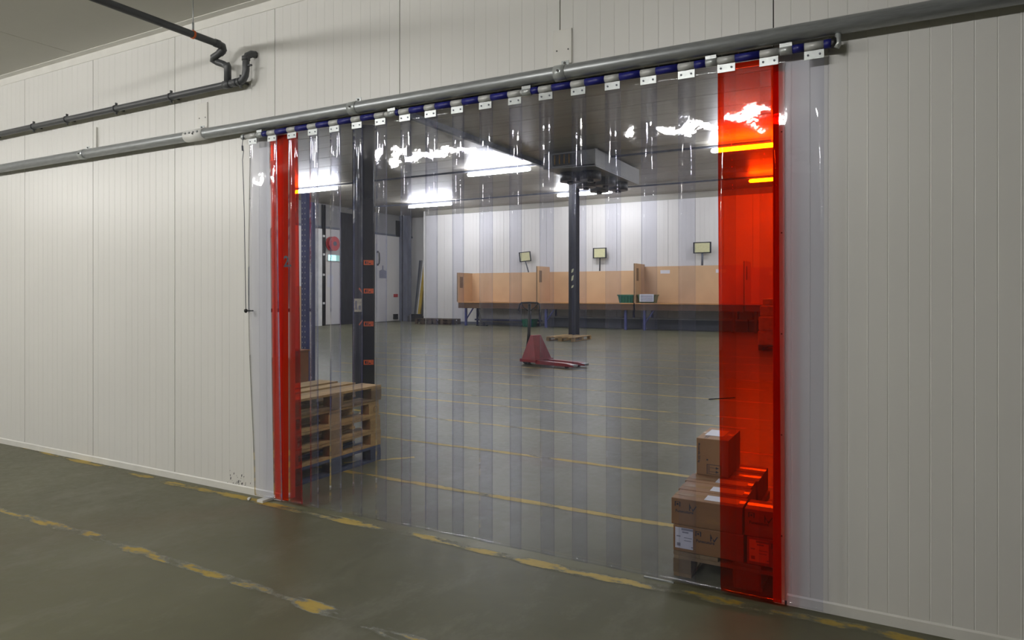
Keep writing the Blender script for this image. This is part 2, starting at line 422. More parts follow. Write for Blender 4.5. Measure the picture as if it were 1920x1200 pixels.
# left wall of the hall: white door leaves and posts below 4.9 m, grey above
lw = struct(MB().box(XL - .2, XL - .02, .12, 28.6, 0, HZ).obj('wall_hall_left', M['joint']))
MB().box(XL - .02, XL + .05, .12, 28.5, 4.86, HZ).obj('upper_panel', M['upper'], lw)
MB().box(XL + .05, XL + .08, .12, 28.5, 4.80, 4.90).obj('ledge_rail', M['slate'], lw)
for y0, y1, m in ((.2, 6, 'wall2'), (6, 12, 'wall2'), (12, 17.0, 'wall2'), (17.0, 20.75, 'wall2'), (21.4, 22.55, 'wall2'), (23.75, 25.2, 'wall2'), (25.25, 27.35, 'wall2')):
    MB().box(XL - .02, XL + .03, y0 + .01, y1 - .01, 0.03, 4.8).obj('wall_panel', M[m], lw, bevel=.008)
MB().box(XL - .02, XL + .16, 20.8, 21.12, 0, 4.75).obj('door_post', M['white'], lw)
MB().box(XL - .02, XL + .12, 22.5, 23.7, 0, 5.7).obj('dark_doorway', M['darkpost'], lw)
MB().box(XL - .02, XL + .10, 23.70, 23.76, 0, 4.8).obj('door_post', M['white'], lw)
MB().tube([(XL + .1, 21.22, 0), (XL + .1, 21.22, 5.95)], .055, 8).tube([(XL + .1, 21.36, 0), (XL + .1, 21.36, 5.95)], .045, 8).obj('dark_conduit', M['blk'], lw)
for z in (1.1, 2.5, 3.5, 4.4): MB().box(XL + .1, XL + .19, 21.18, 21.28, z - .05, z + .05).obj('conduit_clip', M['white'], lw)
MB().box(XL - .02, XL + .62, 27.3, 27.6, 0, HZ).obj('corner_column', M['slate'], lw)
MB().tube([(XL + .3, 27.24, 0), (XL + .3, 27.24, HZ)], .04, 8).obj('drain_pipe', M['darkpost'], lw)
MB().box(XL + .02, XL + .1, 26.95, 27.4, 4.8, 5.7).obj('dark_louvre', M['blk'], lw)
# ceiling of the hall: panels across with recessed joints
hc = struct(MB().box(-25, 3.2, .12, 28.7, HZ + .02, HZ + .2).obj('ceiling_hall', M['joint']))
y = .14
while y < 28.6:
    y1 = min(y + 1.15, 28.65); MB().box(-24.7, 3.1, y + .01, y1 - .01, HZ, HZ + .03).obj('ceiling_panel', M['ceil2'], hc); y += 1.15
struct(MB().box(3.0, 3.2, .12, 28.7, 0, HZ).obj('wall_hall_right', M['plain']))
bm_ = struct(MB().box(-10.29, -10.17, .3, 22.5, HZ - .15, HZ).obj('trim_2', M['slate']))
# small fixtures on the hall's left wall
t = thing('door_handle_bar', (XL + .05, 25.42, 3.5), 'dark curved pull handle on the far white door leaf right of the black post', 'handle')
MB().tube([(.0, 0, -.35), (.1, 0, -.28), (.12, 0, 0), (.1, 0, .28), (0, 0, .35)], .035, 8).obj('grip', M['blk'], t)
for z in (-.4, .3): MB().box(-.02, .02, -.06, .06, z, z + .1).obj('mount', M['blk'], t)
t = thing('house_sign', (XL + .035, 25.85, 2.72), 'grey house-shaped pictogram on the far white door leaf', 'sign')
MB().prism([(-.3, -.3), (.3, -.3), (.3, .1), (.05, .18), (.05, .4), (-.05, .4), (-.05, .18), (-.3, .1)], 'x', 0, .01).obj('pictogram', M['greyink'], t)
tag(MB().box(XL + .03, XL + .06, 26.8, 27.15, 1.38, 1.55).obj('red_sticker', M['reelred']), 'small red sticker low on the far white door leaf', 'sticker')
tag(MB().box(XL + .03, XL + .12, 26.75, 27.1, .12, .42).obj('floor_vent', M['blk']), 'small black vent at the foot of the far white wall', 'vent')
# hose reel and exit sign, notice
t = thing('hose_reel', (XL + .10, 21.72, 4.05), 'round red fire hose reel on the far wall above the lit exit sign', 'hose reel')
MB().tube([(.06, 0, 0), (.1, 0, 0)], .36, 28).obj('disc', M['reelred'], t)
MB().tube([(.1, 0, 0), (.28, 0, 0)], .26, 24).obj('hose_coil', M['reelred'], t)
MB().tube([(.28, 0, 0), (.32, 0, 0)], .36, 28).obj('disc', M['reelred'], t)
MB().tube([(0, 0, 0), (.36, 0, 0)], .11, 16).obj('hub', M['slate'], t)
t = thing('exit_sign', (XL + .03, 22.0, 3.36), 'lit green and white exit sign under the red hose reel', 'sign')
MB().box(0, .07, -.42, .42, -.16, .16).obj('housing', M['white'], t)
MB().box(.07, .08, -.39, .14, -.14, .14).obj('lit_face', M['exit'], t)
MB().box(.07, .08, .14, .39, -.14, .14).obj('green_face', M['exitg'], t)
mb = MB()   # running figure and arrow
for q in ([(-.30, .02), (-.25, .02), (-.18, -.05), (-.22, -.07)], [(-.25, -.02), (-.2, -.02), (-.26, -.12), (-.3, -.12)], [(-.22, .03), (-.18, .07), (-.15, .05), (-.2, .0)]):
    mb.prism(q, 'x', .08, .083)
mb.tube([(.08, -.2, .09), (.084, -.2, .09)], .025, 10)
mb.obj('running_figure', M['exitg'], t)
tag(MB().box(XL + .03, XL + .05, 21.6, 22.0, 1.9, 2.5).obj('wall_notice', M['paper']), 'white notice on the far wall below the exit sign', 'notice')

# ------------------------------------------------------------------ sliding track, wall brackets
track = thing('sliding_track', (-4, -.075, 2.902), 'long galvanised sliding track running along the white wall above the door', 'track')
def L(x, y=0, z=0): return (x + 4, y, z)
mb = MB(); mb.tube([(-12, 0, 0), (12, 0, 0)], .042, 20)
mb.obj('rail', M['galv'], track)
for bx in (-6.62, -4.985, -3.30, -1.70, 1.65):
    mb = MB(); mb.tube([(bx + 4 - .036, 0, 0), (bx + 4 + .036, 0, 0)], .0465, 16); mb.box(bx + 4 - .012, bx + 4 + .036, .03, .034, .02, .08)
    o = mb.obj('rail_bracket', M['galvb'], track)
    MB().tube([(bx + 4 + .01, .026, .066), (bx + 4 + .01, .03, .066)], .008, 8).obj('bolt', M['joint'], o)
    MB().tube([(bx + 4, -.055, 0), (bx + 4, -.045, 0)], .007, 8).obj('bolt', M['joint'], o)
mb = MB(); mb.tube([(-1.12, 0, 0), (-.89, 0, 0)], .048, 20); o = mb.obj('joint_sleeve', M['white'], track)
for k in range(4): MB().tube([(-1.08 + k * .05, -.046, .012), (-1.08 + k * .05, -.052, .014)], .009, 8).obj('bolt', M['galv'], o)
MB().tube([(4.2, .02, .04), (4.2, .02, .97)], .006, 8).obj('support_rod', M['pvc'], track)
# painted wall plates behind the brackets
for bx, label in ((-5.015, 'white cover plate on the wall above the track, left of the door'), (-1.722, 'white cover plate on the wall above the track over the door')):
    o = tag(MB().box(bx - .062, bx + .062, -.012, 0, 2.945, 3.185).obj('cover_plate', M['trim'], bevel=.003), label, 'plate')
    for sx in (-.035, .04): MB().tube([(bx + sx, -.014, 3.06), (bx + sx, -.011, 3.06)], .005, 8).obj('screw', M['joint'], o)
tag(MB().box(-6.545, -6.52, -.02, 0, 2.945, 3.16).obj('wall_batten', M['trim']), 'thin white batten on the wall above the track, far left', 'batten')

# ------------------------------------------------------------------ curtain hanging tube
TX = -4.0; TY = -.075; TZ = 2.822
tube = thing('curtain_tube', (TX, TY, TZ), 'striped blue and silver tube from which the plastic strips hang', 'curtain rail')
P0 = -4.374; PP = .2107; PW = .09
MB().tube([(-4.42 + 4, 0, 0), (-.255 + 4, 0, 0)], .018, 16).obj('core_tube', M['silver'], tube)
brk = [(-4.27, -4.215), (-2.99, -2.925), (-1.955, -1.895), (-.853, -.797), (-.484, -.425)]
for k in range(20):
    x0 = P0 + k * PP
    MB().tube([(x0 + 4 + .002, 0, 0), (x0 + PW + 4 - .002, 0, 0)], .0205, 16).obj('silver_sleeve', M['silver'], tube)
    a = x0 + PW; b_ = x0 + PP
    if k == 19: b_ = a + .035
    for q in brk:
        if a - .03 < q[0] < b_ and k != 19:
            if q[0] - a > .05: b_ = q[0]
            else: a = q[1]
    MB().tube([(a + 4, 0, 0), (b_ + 4, 0, 0)], .0215, 16).obj('blue_sleeve', M['blue'], tube)
for a, b_ in brk:
    o = MB().tube([(a + 4, 0, 0), (b_ + 4, 0, 0)], .023, 16).box(a + 4, b_ + 4, -.018, -.014, .0, .036).box(a + 4, b_ + 4, .014, .018, .0, .036).box(a + 4, b_ + 4, -.018, .018, .032, .036).obj('roller_hanger', M['galvb'], tube)
MB().tube([(3.752, 0, 0), (3.775, 0, 0)], .024, 16).obj('end_stop', M['blk'], tube)
o = MB().tube([(3.778, 0, .035), (3.785, -.008, .03), (3.785, -.012, -.01), (3.775, -.008, -.03)], .013, 10).obj('end_cap', M['galvb'], tube)
MB().tube([(-.45, 0, 0), (-.42, 0, 0)], .021, 16).obj('end_plug', M['galvb'], tube)

# ------------------------------------------------------------------ curtain strips
ordw = ['first', 'second', 'third', 'fourth', 'fifth', 'sixth', 'seventh', 'eighth', 'ninth', 'tenth', 'eleventh', 'twelfth', 'thirteenth', 'fourteenth', 'fifteenth']
plate_m = MB().box(0, PW, -.0035, 0, 0, .042).mesh('hook_plate', M['galvb'])
hook_m = MB().box(.012, .03, -.0015, .0005, .042, .0432).mesh('hook', M['galvb'])
scr_m = MB().tube([(0, -.007, 0), (0, -.003, 0)], .0055, 10).mesh('screw', M['slate'])
ZT = 2.797; ZB = .032
def strip(j):
    rr = random.Random(100 + j)
    x0 = P0 + j * PP; x1 = x0 + PP + PW
    red = j in (1, 17)
    nx, nz = 8, 90; th = .0026
    yb = -.0635 if j % 2 else -.0705
    if j == 17: yb = -.0765
    a1, a2, a3 = rr.uniform(.6, 1.3), rr.uniform(-1, 1), rr.uniform(.5, 1)
    ph = [rr.uniform(0, 6.28) for _ in range(6)]
    curl = rr.uniform(-.0022, .0022); drift = rr.uniform(-.006, .01)
    if j == 0: drift = .055
    if j == 1: drift = .048
    if j == 17: drift = .015
    if j == 18: drift = -.004
    def pos(u, zf):
        t = 1 - zf; z = ZB + (ZT - ZB) * zf; d = ZT - z
        x = x0 + (x1 - x0) * u + drift * t ** 1.3
        if j == 0: x += (1 - u) * (-.035 * math.sin(math.pi * min(1, t * 1.02)) ** 2)
        s = min(1, d / .12)
        fade = math.exp(-((d - .45) / .33) ** 2)
        y = yb + s * (.0010 * a1 * math.sin(z * 2.3 + ph[0] + x * .8)
                      + fade * (.0011 * a3 * math.sin(z * 13 + ph[1] + (x - x0) * 9 * a2) + .0005 * math.sin(z * 31 + ph[2] + (x - x0) * 26))
                      - .0035 * math.exp(-(d / .075) ** 2) * math.sin(math.pi * min(1, max(0, (u - .3) / .4))) * a3
                      + curl * ((u - .5) ** 2 * 4 - .3) * (.35 + .65 * fade)
                      + .0006 * math.sin((x - x0) * 34 + ph[3] + z * 3.0) * (.3 + fade))
        return x, y, z
    mb = MB()
    for side in (0, 1):
        for i in range(nz + 1):
            for k in range(nx + 1):
                x, y, z = pos(k / nx, i / nz); mb.v.append((x, y + (th if side else 0), z))
    N = (nx + 1) * (nz + 1)
    for side in (0, 1):
        for i in range(nz):
            for k in range(nx):
                a = side * N + i * (nx + 1) + k
                q = (a, a + 1, a + nx + 2, a + nx + 1); mb.quad(q if side == 0 else q[::-1], True)
    mb.cur = 1
    for i in range(nz):
        a = i * (nx + 1); b_ = a + nx + 1
        mb.quad((a, b_, b_ + N, a + N)); mb.quad((a + nx, a + nx + N, b_ + nx + N, b_ + nx))
    for k in range(nx):
        mb.quad((k, k + N, k + 1 + N, k + 1)); a = nz * (nx + 1) + k; mb.quad((a, a + 1, a + 1 + N, a + N))
    me = bpy.data.meshes.new('curtain_strip'); me.from_pydata(mb.v, [], mb.f)
    me.materials.append(M['redpvc' if red else 'clear']); me.materials.append(M['rededge' if red else 'clearedge'])
    me.polygons.foreach_set('use_smooth', mb.sm); me.polygons.foreach_set('material_index', mb.mi); me.update()
    if j == 0: lb = 'outermost clear strip on the left, lapping onto the white wall'
    elif j == 1: lb = 'red translucent strip at the left side of the door, marked 2'
    elif j == 17: lb = 'red translucent strip at the right side of the door'
    elif j == 18: lb = 'outermost clear strip on the right, lapping onto the white wall'
    else: lb = 'clear plastic curtain strip, %s to the right of the left red strip' % ordw[j - 2]
    o = bpy.data.objects.new('curtain_strip', me); C.objects.link(o)
    tag(o, lb, 'curtain strip', 'red strips of the door curtain' if red else 'clear strips of the door curtain')
    for q in ([j] if j < 18 else [18, 19]):
        p = link('hook_plate', plate_m, o, (P0 + q * PP, -.076 if q not in (17, 18) else -.0815, 2.757))
        for hx in (0, .048): link('hook', hook_m, p, (hx, 0, 0))
        for sx in (.018, PW - .018): link('screw', scr_m, p, (sx, 0, .021))
    return o
for j in range(19): s_ = strip(j); 
s1 = [o for o in C.objects if o.name.startswith('curtain_strip') and 'marked 2' in o.get('label', '')][0]
text_part('handwritten_number', '2.', .115, facing_y(-4.005, -.067, 1.80), M['ink'], s1)

# ------------------------------------------------------------------ pipes on and by the wall
pp = thing('grey_wall_pipe', (-8, -.08, 3.262), 'dark grey plastic pipe clipped along the upper left wall with an upturned end', 'pipe')
mb = MB(); mb.tube([(-8, 0, 0), (3.48, 0, 0), (3.53, 0, .0), (3.565, 0, .012), (3.59, 0, .04), (3.597, 0, .08), (3.597, 0, .165), (3.60, .012, .195), (3.612, .04, .215), (3.62, .075, .22)], .0275, 14)
mb.obj('pipe_run', M['pvc'], pp)
MB().tube([(3.46, 0, 0), (3.50, 0, 0)], .032, 14).tube([(3.597, 0, .155), (3.597, 0, .185)], .032, 14).tube([(3.35, 0, 0), (3.42, 0, 0)], .033, 14).obj('socket_collar', M['pvc'], pp)
for x in (-9.2, -8.3, -7.49, -6.9, -6.11, -5.33, -4.47):
    MB().tube([(x + 8 - .009, 0, 0), (x + 8 + .009, 0, 0)], .033, 14).box(x + 8 - .007, x + 8 + .007, 0, .08, -.008, .008).box(x + 8 + .004, x + 8 + .012, -.01, .01, -.052, .052).obj('pipe_clip', M['pvc'], pp)
MB().box(3.575, 3.66, -.008, .008, .105, .117).obj('pipe_clip', M['pvc'], pp)
MB().tube([(3.385, 0, .02), (3.385, 0, .14), (3.38, -.01, .165)], .0285, 14).obj('riser', M['pvc'], pp)
pc = thing('grey_ceiling_pipe', (-4.6, -.2, 3.55), 'dark grey pipe hung under the ceiling, bent down to join the wall pipe', 'pipe')
mb = MB(); mb.tube([(0, -8.6, 0), (0, .03, 0), (0, .06, -.004), (-.02, .085, -.02), (-.06, .075, -.05), (-.105, .06, -.075), (-.125, .07, -.09), (-.10, .09, -.105), (-.05, .11, -.125), (-.022, .12, -.145), (-.015, .12, -.17)], .0275, 14)
mb.obj('pipe_run', M['pvc'], pc)
MB().tube([(0, -.01, 0), (0, .03, 0)], .032, 14).tube([(-.03, .09, -.02), (-.06, .08, -.045)], .031, 14).obj('socket_collar', M['pvc'], pc)
for y in (-.2, -2.6, -5.0):
    MB().tube([(0, y - .008, 0), (0, y + .008, 0)], .032, 14).obj('orange_clamp', M['orange'], pc)
    MB().tube([(0, y, .03), (0, y, .33)], .0035, 8).tube([(0, y, .03), (0, y, .09)], .008, 8).obj('hanger_rod', M['galv'], pc)
# pull cord
pcd = thing('pull_cord', (-4.41, -.10, 2.84), 'thin pull cord with a black knob hanging left of the curtain', 'cord')
MB().tube([(-.005, .005, 0), (-.012, 0, -.10), (.004, 0, -.13), (-.008, 0, -.2), (-.012, .02, -.6), (-.006, .03, -1.37)], .0028, 6).obj('cord', M['slate'], pcd)
MB().tube([(-.01, 0, -.09), (-.006, 0, -.13)], .007, 8).obj('knot', M['slate'], pcd)
MB().tube([(-.006, .03, -1.365), (-.006, .03, -1.37), (-.006, .03, -1.385), (-.006, .03, -1.395)], [.006, .014, .014, .006], 12).tube([(-.006, .02, -1.38), (-.006, .10, -1.38)], .005, 8).obj('knob', M['blk'], pcd)
tag(MB().box(-4.235, -4.17, -.12, -.02, 0, .022).obj('floor_guide', M['white'], bevel=.003), 'small bright metal floor guide at the left foot of the curtain', 'guide')
tag(MB().tube([(-4.33, -.12, .012), (-4.33, -.10, .012)], .011, 10).obj('floor_stud', M['white']), 'tiny bright stud beside the floor guide', 'stud')
tag(MB().box(-1.21, -1.04, -.03, -.018, 0, .006).obj('hem_glint', M['galvb']), 'thin bright strip under the curtain, standing for a glint on its hem', 'strip')  # bright strip stands in for light caught by the curtain's bottom edge

# ------------------------------------------------------------------ pallets
def box_me(name, sx, sy, sz, m):
    me = MB().box(-sx / 2, sx / 2, -sy / 2, sy / 2, 0, sz).mesh(name, m); return me
def pallet(loc, label, rz=0, m='wood', mb_=None, group=None, wid=.8, ln=1.2):
    """euro pallet: long side along local y"""
    t = thing('pallet', loc, label, 'pallet', group, rz)
    mw = M[m]; mk = M[mb_ or m]
    S = {}
    def part(name, sx, sy, sz, x, y, z, mm):
        key = (name, sx, sy, mm.name)
        if key not in S: S[key] = box_me(name, sx, sy, sz, mm)
        o = link(name, S[key], t, (x + R.uniform(-.002, .002), y + R.uniform(-.003, .003), z)); return o
    e = wid / 2
    for x, wd in ((-e + .0725, .145), (-e / 2 - .005, .10), (0, .145), (e / 2 + .005, .10), (e - .0725, .145)):
        part('deck_board', wd, ln, .020, x, 0, .122, mw)
    for y in (-ln / 2 + .0725, 0, ln / 2 - .0725): part('stringer_board', wid, .145, .020, 0, y, .1005, mw)
    for y in (-ln / 2 + .0725, 0, ln / 2 - .0725):
        for x, wd in ((-e + .05, .10), (0, .145), (e - .05, .10)): part('block', wd, .145, .078, x, y, .0225, mk)
    for x, wd in ((-e + .05, .10), (0, .145), (e - .05, .10)): part('bottom_board', wd, ln, .020, x, 0, .0015, mk)
    return t
GS = 'pallets stacked left of the door'
desc = [('bottom pallet of the stack left of the door, painted blue', 'woodb', 'woodb'),
        ('second pallet from the floor in the stack left of the door', 'wood', 'wood'),
        ('middle pallet of the stack left of the door', 'wood', 'wood'),
        ('pallet directly under the topmost one in the left stack', 'wood', 'wood'),
        ('topmost pallet of the left stack, with greyed blocks', 'wood', 'woodg')]
PH = .1435
for k, (lb, a, b_) in enumerate(desc):
    p = pallet((-4.69 + R.uniform(-.012, .008), .80 + R.uniform(-.015, .015), k * PH + .0), lb, R.uniform(-.006, .006), a, b_, GS)
    if k == 3:
        o = MB().tube([(.404, .545, .062), (.4055, .545, .062)], .030, 24).obj('burnt_stamp_ring', M['tand'], p)
        MB().tube([(.4056, .545, .062), (.4062, .545, .062)], .024, 24).obj('stamp_centre', M['wood'], o)
pallet((-.67, .68, 0), 'pallet under the cartons at the right side of the door', 0, 'woodg', 'woodg')
pallet((-9.55, 17.6, 0), 'bare pale pallet on the floor at the foot of the dark column', 0, 'wood', None, None, 1.0, 1.5)
for x, lb in ((-20.9, 'left of two dark pallets on the floor left of the benches'), (-19.75, 'right of two dark pallets on the floor left of the benches')):
    pallet((x, 25.2, 0), lb, math.radians(90), 'wooddk', 'wooddk', 'dark pallets by the far wall', 1.0, 1.0)
    pallet((x, 25.2, .145), lb.replace(' of two dark pallets on the floor', ' dark pallet, resting on the lower one,'), math.radians(90), 'wooddk', 'wooddk', 'dark pallets by the far wall', 1.0, 1.0)

# ------------------------------------------------------------------ cartons on the right pallet
def carton(x0, y0, z0, sx, sy, sz, label, m='card', prints=True, paper_front=False, paper_top=True):
    t = tag(MB().box(0, sx, 0, sy, 0, sz).obj('carton', M[m], None, (x0, y0, z0), bevel=.004), label, 'carton', 'cartons on the right pallet')
    MB().box(.0, sx, sy / 2 - .025, sy / 2 + .025, sz, sz + .0006).obj('tape', M['tape'], t)
    if paper_top: MB().box(sx * .45, sx * .92, sy * .2, sy * .72, sz + .0007, sz + .0014).obj('top_label', M['paper'], t)
    if paper_front:
        o = MB().box(.012, .112, -.0012, 0, .018, sz - .012).obj('shipping_label', M['paper'], t)
        for zz, w0, w1, h in ((.108, .035, .10, .012), (.094, .04, .075, .008), (.07, .008, .03, .006), (.066, .05, .095, .004), (.05, .05, .09, .004), (.018, .01, .03, .018), (.016, .09, .10, .006)):
            MB().box(.012 + w0, .012 + w1, -.0016, -.0012, .012 + zz, .012 + zz + h).obj('label_print', M['greyink'], o)
    if prints:
        ox = .125 if paper_front else .02
        if ox + .2 < sx + .05:
            mb = MB()
            mb.box(ox, ox + .006, -.0012, 0, sz - .045, sz - .018).box(ox + .026, ox + .032, -.0012, 0, sz - .045, sz - .018).box(ox, ox + .032, -.0012, 0, sz - .021, sz - .018).box(ox + .011, ox + .021, -.0012, 0, sz - .038, sz - .027)
            mb.obj('fragile_mark', M['ink'], t)
            mb = MB()
            lx = ox + .082
            mb.prism([(lx, sz - .062), (lx + .005, sz - .062), (lx + .005, sz - .03), (lx, sz - .02)], 'y', -.0012, 0)
            mb.prism([(lx, sz - .022), (lx + .012, sz - .045), (lx + .008, sz - .050), (lx, sz - .032)], 'y', -.0012, 0)
            mb.prism([(lx + .014, sz - .052), (lx + .021, sz - .066), (lx + .042, sz - .032), (lx + .036, sz - .032), (lx + .021, sz - .055), (lx + .017, sz - .046)], 'y', -.0012, 0)
            mb.obj('logo_mark', M['ink'], t)
            text_part('printed_word', 'Funecuture', .022, facing_y(ox + .004, -.0002, sz - .078), M['ink'], t)
    return t
PZ = .144
rows = [.08, .275, .47, .665, .86]
rn = ['front', 'second', 'third', 'fourth', 'rear']
for i, y in enumerate(rows):
    carton(-1.075 + R.uniform(-.004, .004), y, PZ, .385, .185, .146, 'lower left carton in the %s row on the right pallet%s' % (rn[i], ', with a white shipping label' if i == 0 else ''), 'card', i == 0, i == 0, False)
    carton(-1.085 - (.012 * i if i < 3 else .01), y + .003, PZ + .148, .39, .185, .148, 'upper left carton in the %s row on the right pallet' % rn[i], 'card', i == 0, False, i < 3)
for i, y in enumerate(rows[:4]):
    carton(-.672, y, PZ, .385, .185, .146, 'lower right carton in the %s row, seen through the red strip' % rn[i], 'card', i == 0, i == 0, False)
carton(-.685, .085, PZ + .148, .39, .185, .146, 'upper right carton in the front row, seen through the red strip', 'card', True, False, False)
t = carton(-1.082, .65, PZ + .2975, .20, .385, .232, 'upright carton standing on top of the others, with two arrows', 'card2', False, False, False)
MB().box(.03, .145, .10, .30, .2332, .2345).obj('top_label', M['paper'], t)
mb = MB()
mb.box(.066, .070, -.0012, 0, .012, .072).box(.078, .081, -.0012, 0, .016, .066).box(.150, .153, -.0012, 0, .010, .068).box(.066, .150, -.0012, 0, .068, .071).box(.066, .150, -.0012, 0, .010, .012)
for z in (.026, .050):
    mb.box(.084, .125, -.0012, 0, z - .001, z + .001).prism([(.122, z - .008), (.122, z + .008), (.142, z)], 'y', -.0012, 0)
mb.obj('arrow_print', M['ink'], t)
MB().box(.064, .074, -.0012, 0, .094, .104).obj('small_print', M['ink'], t)
text_part('side_print', 'Mozzarella 250 kg', .017, Matrix.Translation((.012, -.0002, .20)) @ Matrix.Rotation(math.radians(90), 4, 'X') @ Matrix.Rotation(math.radians(-90), 4, 'Z'), M['ink'], t)
MB().box(.045, .05, .02, .09, .2332, .2338).box(.06, .064, .02, .09, .2332, .2338).obj('top_print', M['ink'], t)

# ------------------------------------------------------------------ left: rack upright, dark post, boards
t = thing('rack_upright', (-7.17, 3.25, 0), 'blue perforated rack upright behind the pallet stack', 'rack')
for dy, dx in ((0, 0), (.77, -.67)):
    o = MB().box(dx - .05, dx + .05, dy - .035, dy + .035, 0, 3.0).obj('post', M['bluepost'], t)
    for side, yy in ((0, dy - .0362),):
        mb = MB()
        z = .15
        while z < 2.9:
            mb.box(dx - .034, dx - .022, yy - .0004, yy + .0006, z, z + .02); mb.box(dx + .018, dx + .030, yy - .0004, yy + .0006, z, z + .02); z += .075
        h = mb.obj('punched_holes', M['hole'], o); h['kind'] = 'stuff'
    MB().box(dx - .07, dx + .07, dy - .06, dy + .06, 0, .012).obj('foot_plate', M['bluepost'], t)
for z in (.3, 1.1, 1.9, 2.7):
    MB().tube([(-.03, .03, z), (-.64, .74, z + .0)], .016, 8).obj('brace', M['bluepost'], t)
for z in (.3, 1.1, 1.9): MB().tube([(-.03, .03, z), (-.64, .74, z + .8)], .012, 8).obj('brace', M['bluepost'], t)
t = thing('dark_column', (-6.7, 3.92, 0), 'tall near-black steel column with orange tags behind the pallet stack', 'column')
RZ = Matrix.Rotation(.62, 4, 'Z')
mb = MB(); mb.box(-.15, .15, -.09, -.075, 0, 4.0, RZ).box(-.15, .15, .075, .09, 0, 4.0, RZ).box(-.03, .03, -.075, .075, 0, 4.0, RZ)
mb.obj('steel_profile', M['darkpost'], t)
MB().box(-.17, .17, -.12, .12, 4.0, 4.02, RZ).obj('cap_plate', M['darkpost'], t)
MB().box(-.19, .19, -.13, .13, 0, .015, RZ).obj('base_plate', M['darkpost'], t)
for z in (2.04, 1.63, 1.155, .60):
    o = MB().box(.01, .15, -.096, -.090, z - .035, z + .035, RZ).obj('orange_tag', M['otag'], t)
    MB().box(.03, .05, -.098, -.096, z - .02, z + .02, RZ).box(.062, .072, -.098, -.096, z - .02, z + .02, RZ).box(.085, .11, -.098, -.096, z - .02, z - .008, RZ).obj('tag_print', M['ink'], o)
for z, s_ in ((1.68, 1), (1.13, -1)):
    MB().prism([(-.05, z), (-.015, z - .05 * s_), (.0, z - .09 * s_), (-.02, z - .07 * s_), (-.06, z - .02 * s_)], 'y', -.095, -.090, RZ).obj('orange_tag', M['otag'], t)
o = MB().box(-.125, -.015, -.097, -.090, 1.33, 1.52, RZ).obj('notice_card', M['notice'], t)
MB().box(-.11, -.085, -.098, -.097, 1.36, 1.49, RZ).box(-.06, -.03, -.098, -.097, 1.36, 1.42, RZ).obj('card_print', M['greyink'], o)
t = thing('plywood_sheet', (-8.66, 4.9, 0), 'tall beige board standing upright left of the blue rack upright', 'board')
MB().box(-1.6, -.26, 0, .03, 0, 1.72).obj('sheet', M['tan'], t)
MB().box(-1.6, -.26, .03, .07, .4, .46).box(-1.6, -.26, .03, .07, 1.3, 1.36).obj('batten', M['tand'], t)
MB().box(-1.5, -1.42, -.1, .3, 0, .04).box(-.4, -.32, -.1, .3, 0, .04).obj('foot', M['tand'], t)
t = thing('crate', (-6.90, 2.35, 0), 'orange-brown box behind the pallet stack, seen through the left red strip', 'crate')
MB().box(-.4, .4, -.3, .3, .12, .86).obj('body', M['crate'], t, bevel=.006)
MB().box(-.41, .41, -.31, .31, .86, .88).obj('lid', M['crate'], t)
for x in (-.33, .25): MB().box(x, x + .08, -.3, .3, 0, .12).obj('runner', M['tand'], t)

# ------------------------------------------------------------------ far column, cooler, trays
t = thing('far_column', (-10.29, 19.7, 0), 'dark steel column rising behind the pallet truck to the ceiling cooler', 'column')
mb = MB(); mb.box(-.15, .15, -.16, -.14, 0, 5.99).box(-.15, .15, .14, .16, 0, 5.99).box(-.02, .02, -.14, .14, 0, 5.99); mb.obj('steel_profile', M['darkpost'], t)
MB().box(-.15, -.02, -.13, .13, 0, 5.99).obj('boxed_web', M['slate'], t)
MB().box(-.22, .22, -.22, .22, 0, .02).obj('base_plate', M['darkpost'], t)
for z, h in ((2.05, .22), (2.35, .16), (1.78, .12)):
    MB().prism([(-.04, z), (.03, z + .03), (.06, z + h), (-.02, z + h * .8)], 'y', -.163, -.160).obj('chipped_paint', M['signp'], t)
t = thing('ceiling_cooler', (-8.58, 15.4, 6.0), 'large grey ceiling cooler with dark fans, hung beside the far column', 'cooler')
MB().box(-.85, .85, 0, 4.1, -.12, -.08).obj('top_pan', M['coolw'], t)
MB().box(-.85, -.55, -.02, .0, -.5, -.08).box(.25, .85, -.02, 0, -.5, -.08).box(-.85, .85, -.02, .0, -.52, -.49).obj('end_panel', M['coolw'], t)
MB().box(-.84, .84, .05, 4.05, -.48, -.12).obj('coil_block', M['grill'], t)
MB().box(.84, .87, 0, 4.1, -.55, -.06).obj('side_panel', M['upper'], t)
MB().box(-.87, -.84, 0, 4.1, -.5, -.08).obj('side_panel', M['upper'], t)
MB().prism([(-.86, -.5), (.88, -.56), (.88, -.60), (-.86, -.54)], 'y', 0, 4.1).obj('drip_tray', M['coolw'], t)
for k in range(4): MB().tube([(-.45 + k * .16, -.05, -.16), (-.45 + k * .16, -.05, -.44)], .022, 8).obj('coil_pipe', M['coolp'], t)
for k, (x, y) in enumerate(((-.35, .9), (.35, .9), (-.35, 2.2), (.35, 2.2), (-.35, 3.4), (.35, 3.4))):
    o = MB().tube([(x, y, -.85), (x, y, -.57)], .33, 20).obj('fan_housing', M['grill'], t)
    MB().tube([(x, y, -.92), (x, y, -.85)], .1, 12).obj('motor', M['blk'], o)
for x in (-.8, .8):
    for y in (.3, 3.8): MB().tube([(x, y, -.1), (x, y, 0)], .02, 6).obj('hanger', M['galv'], t)

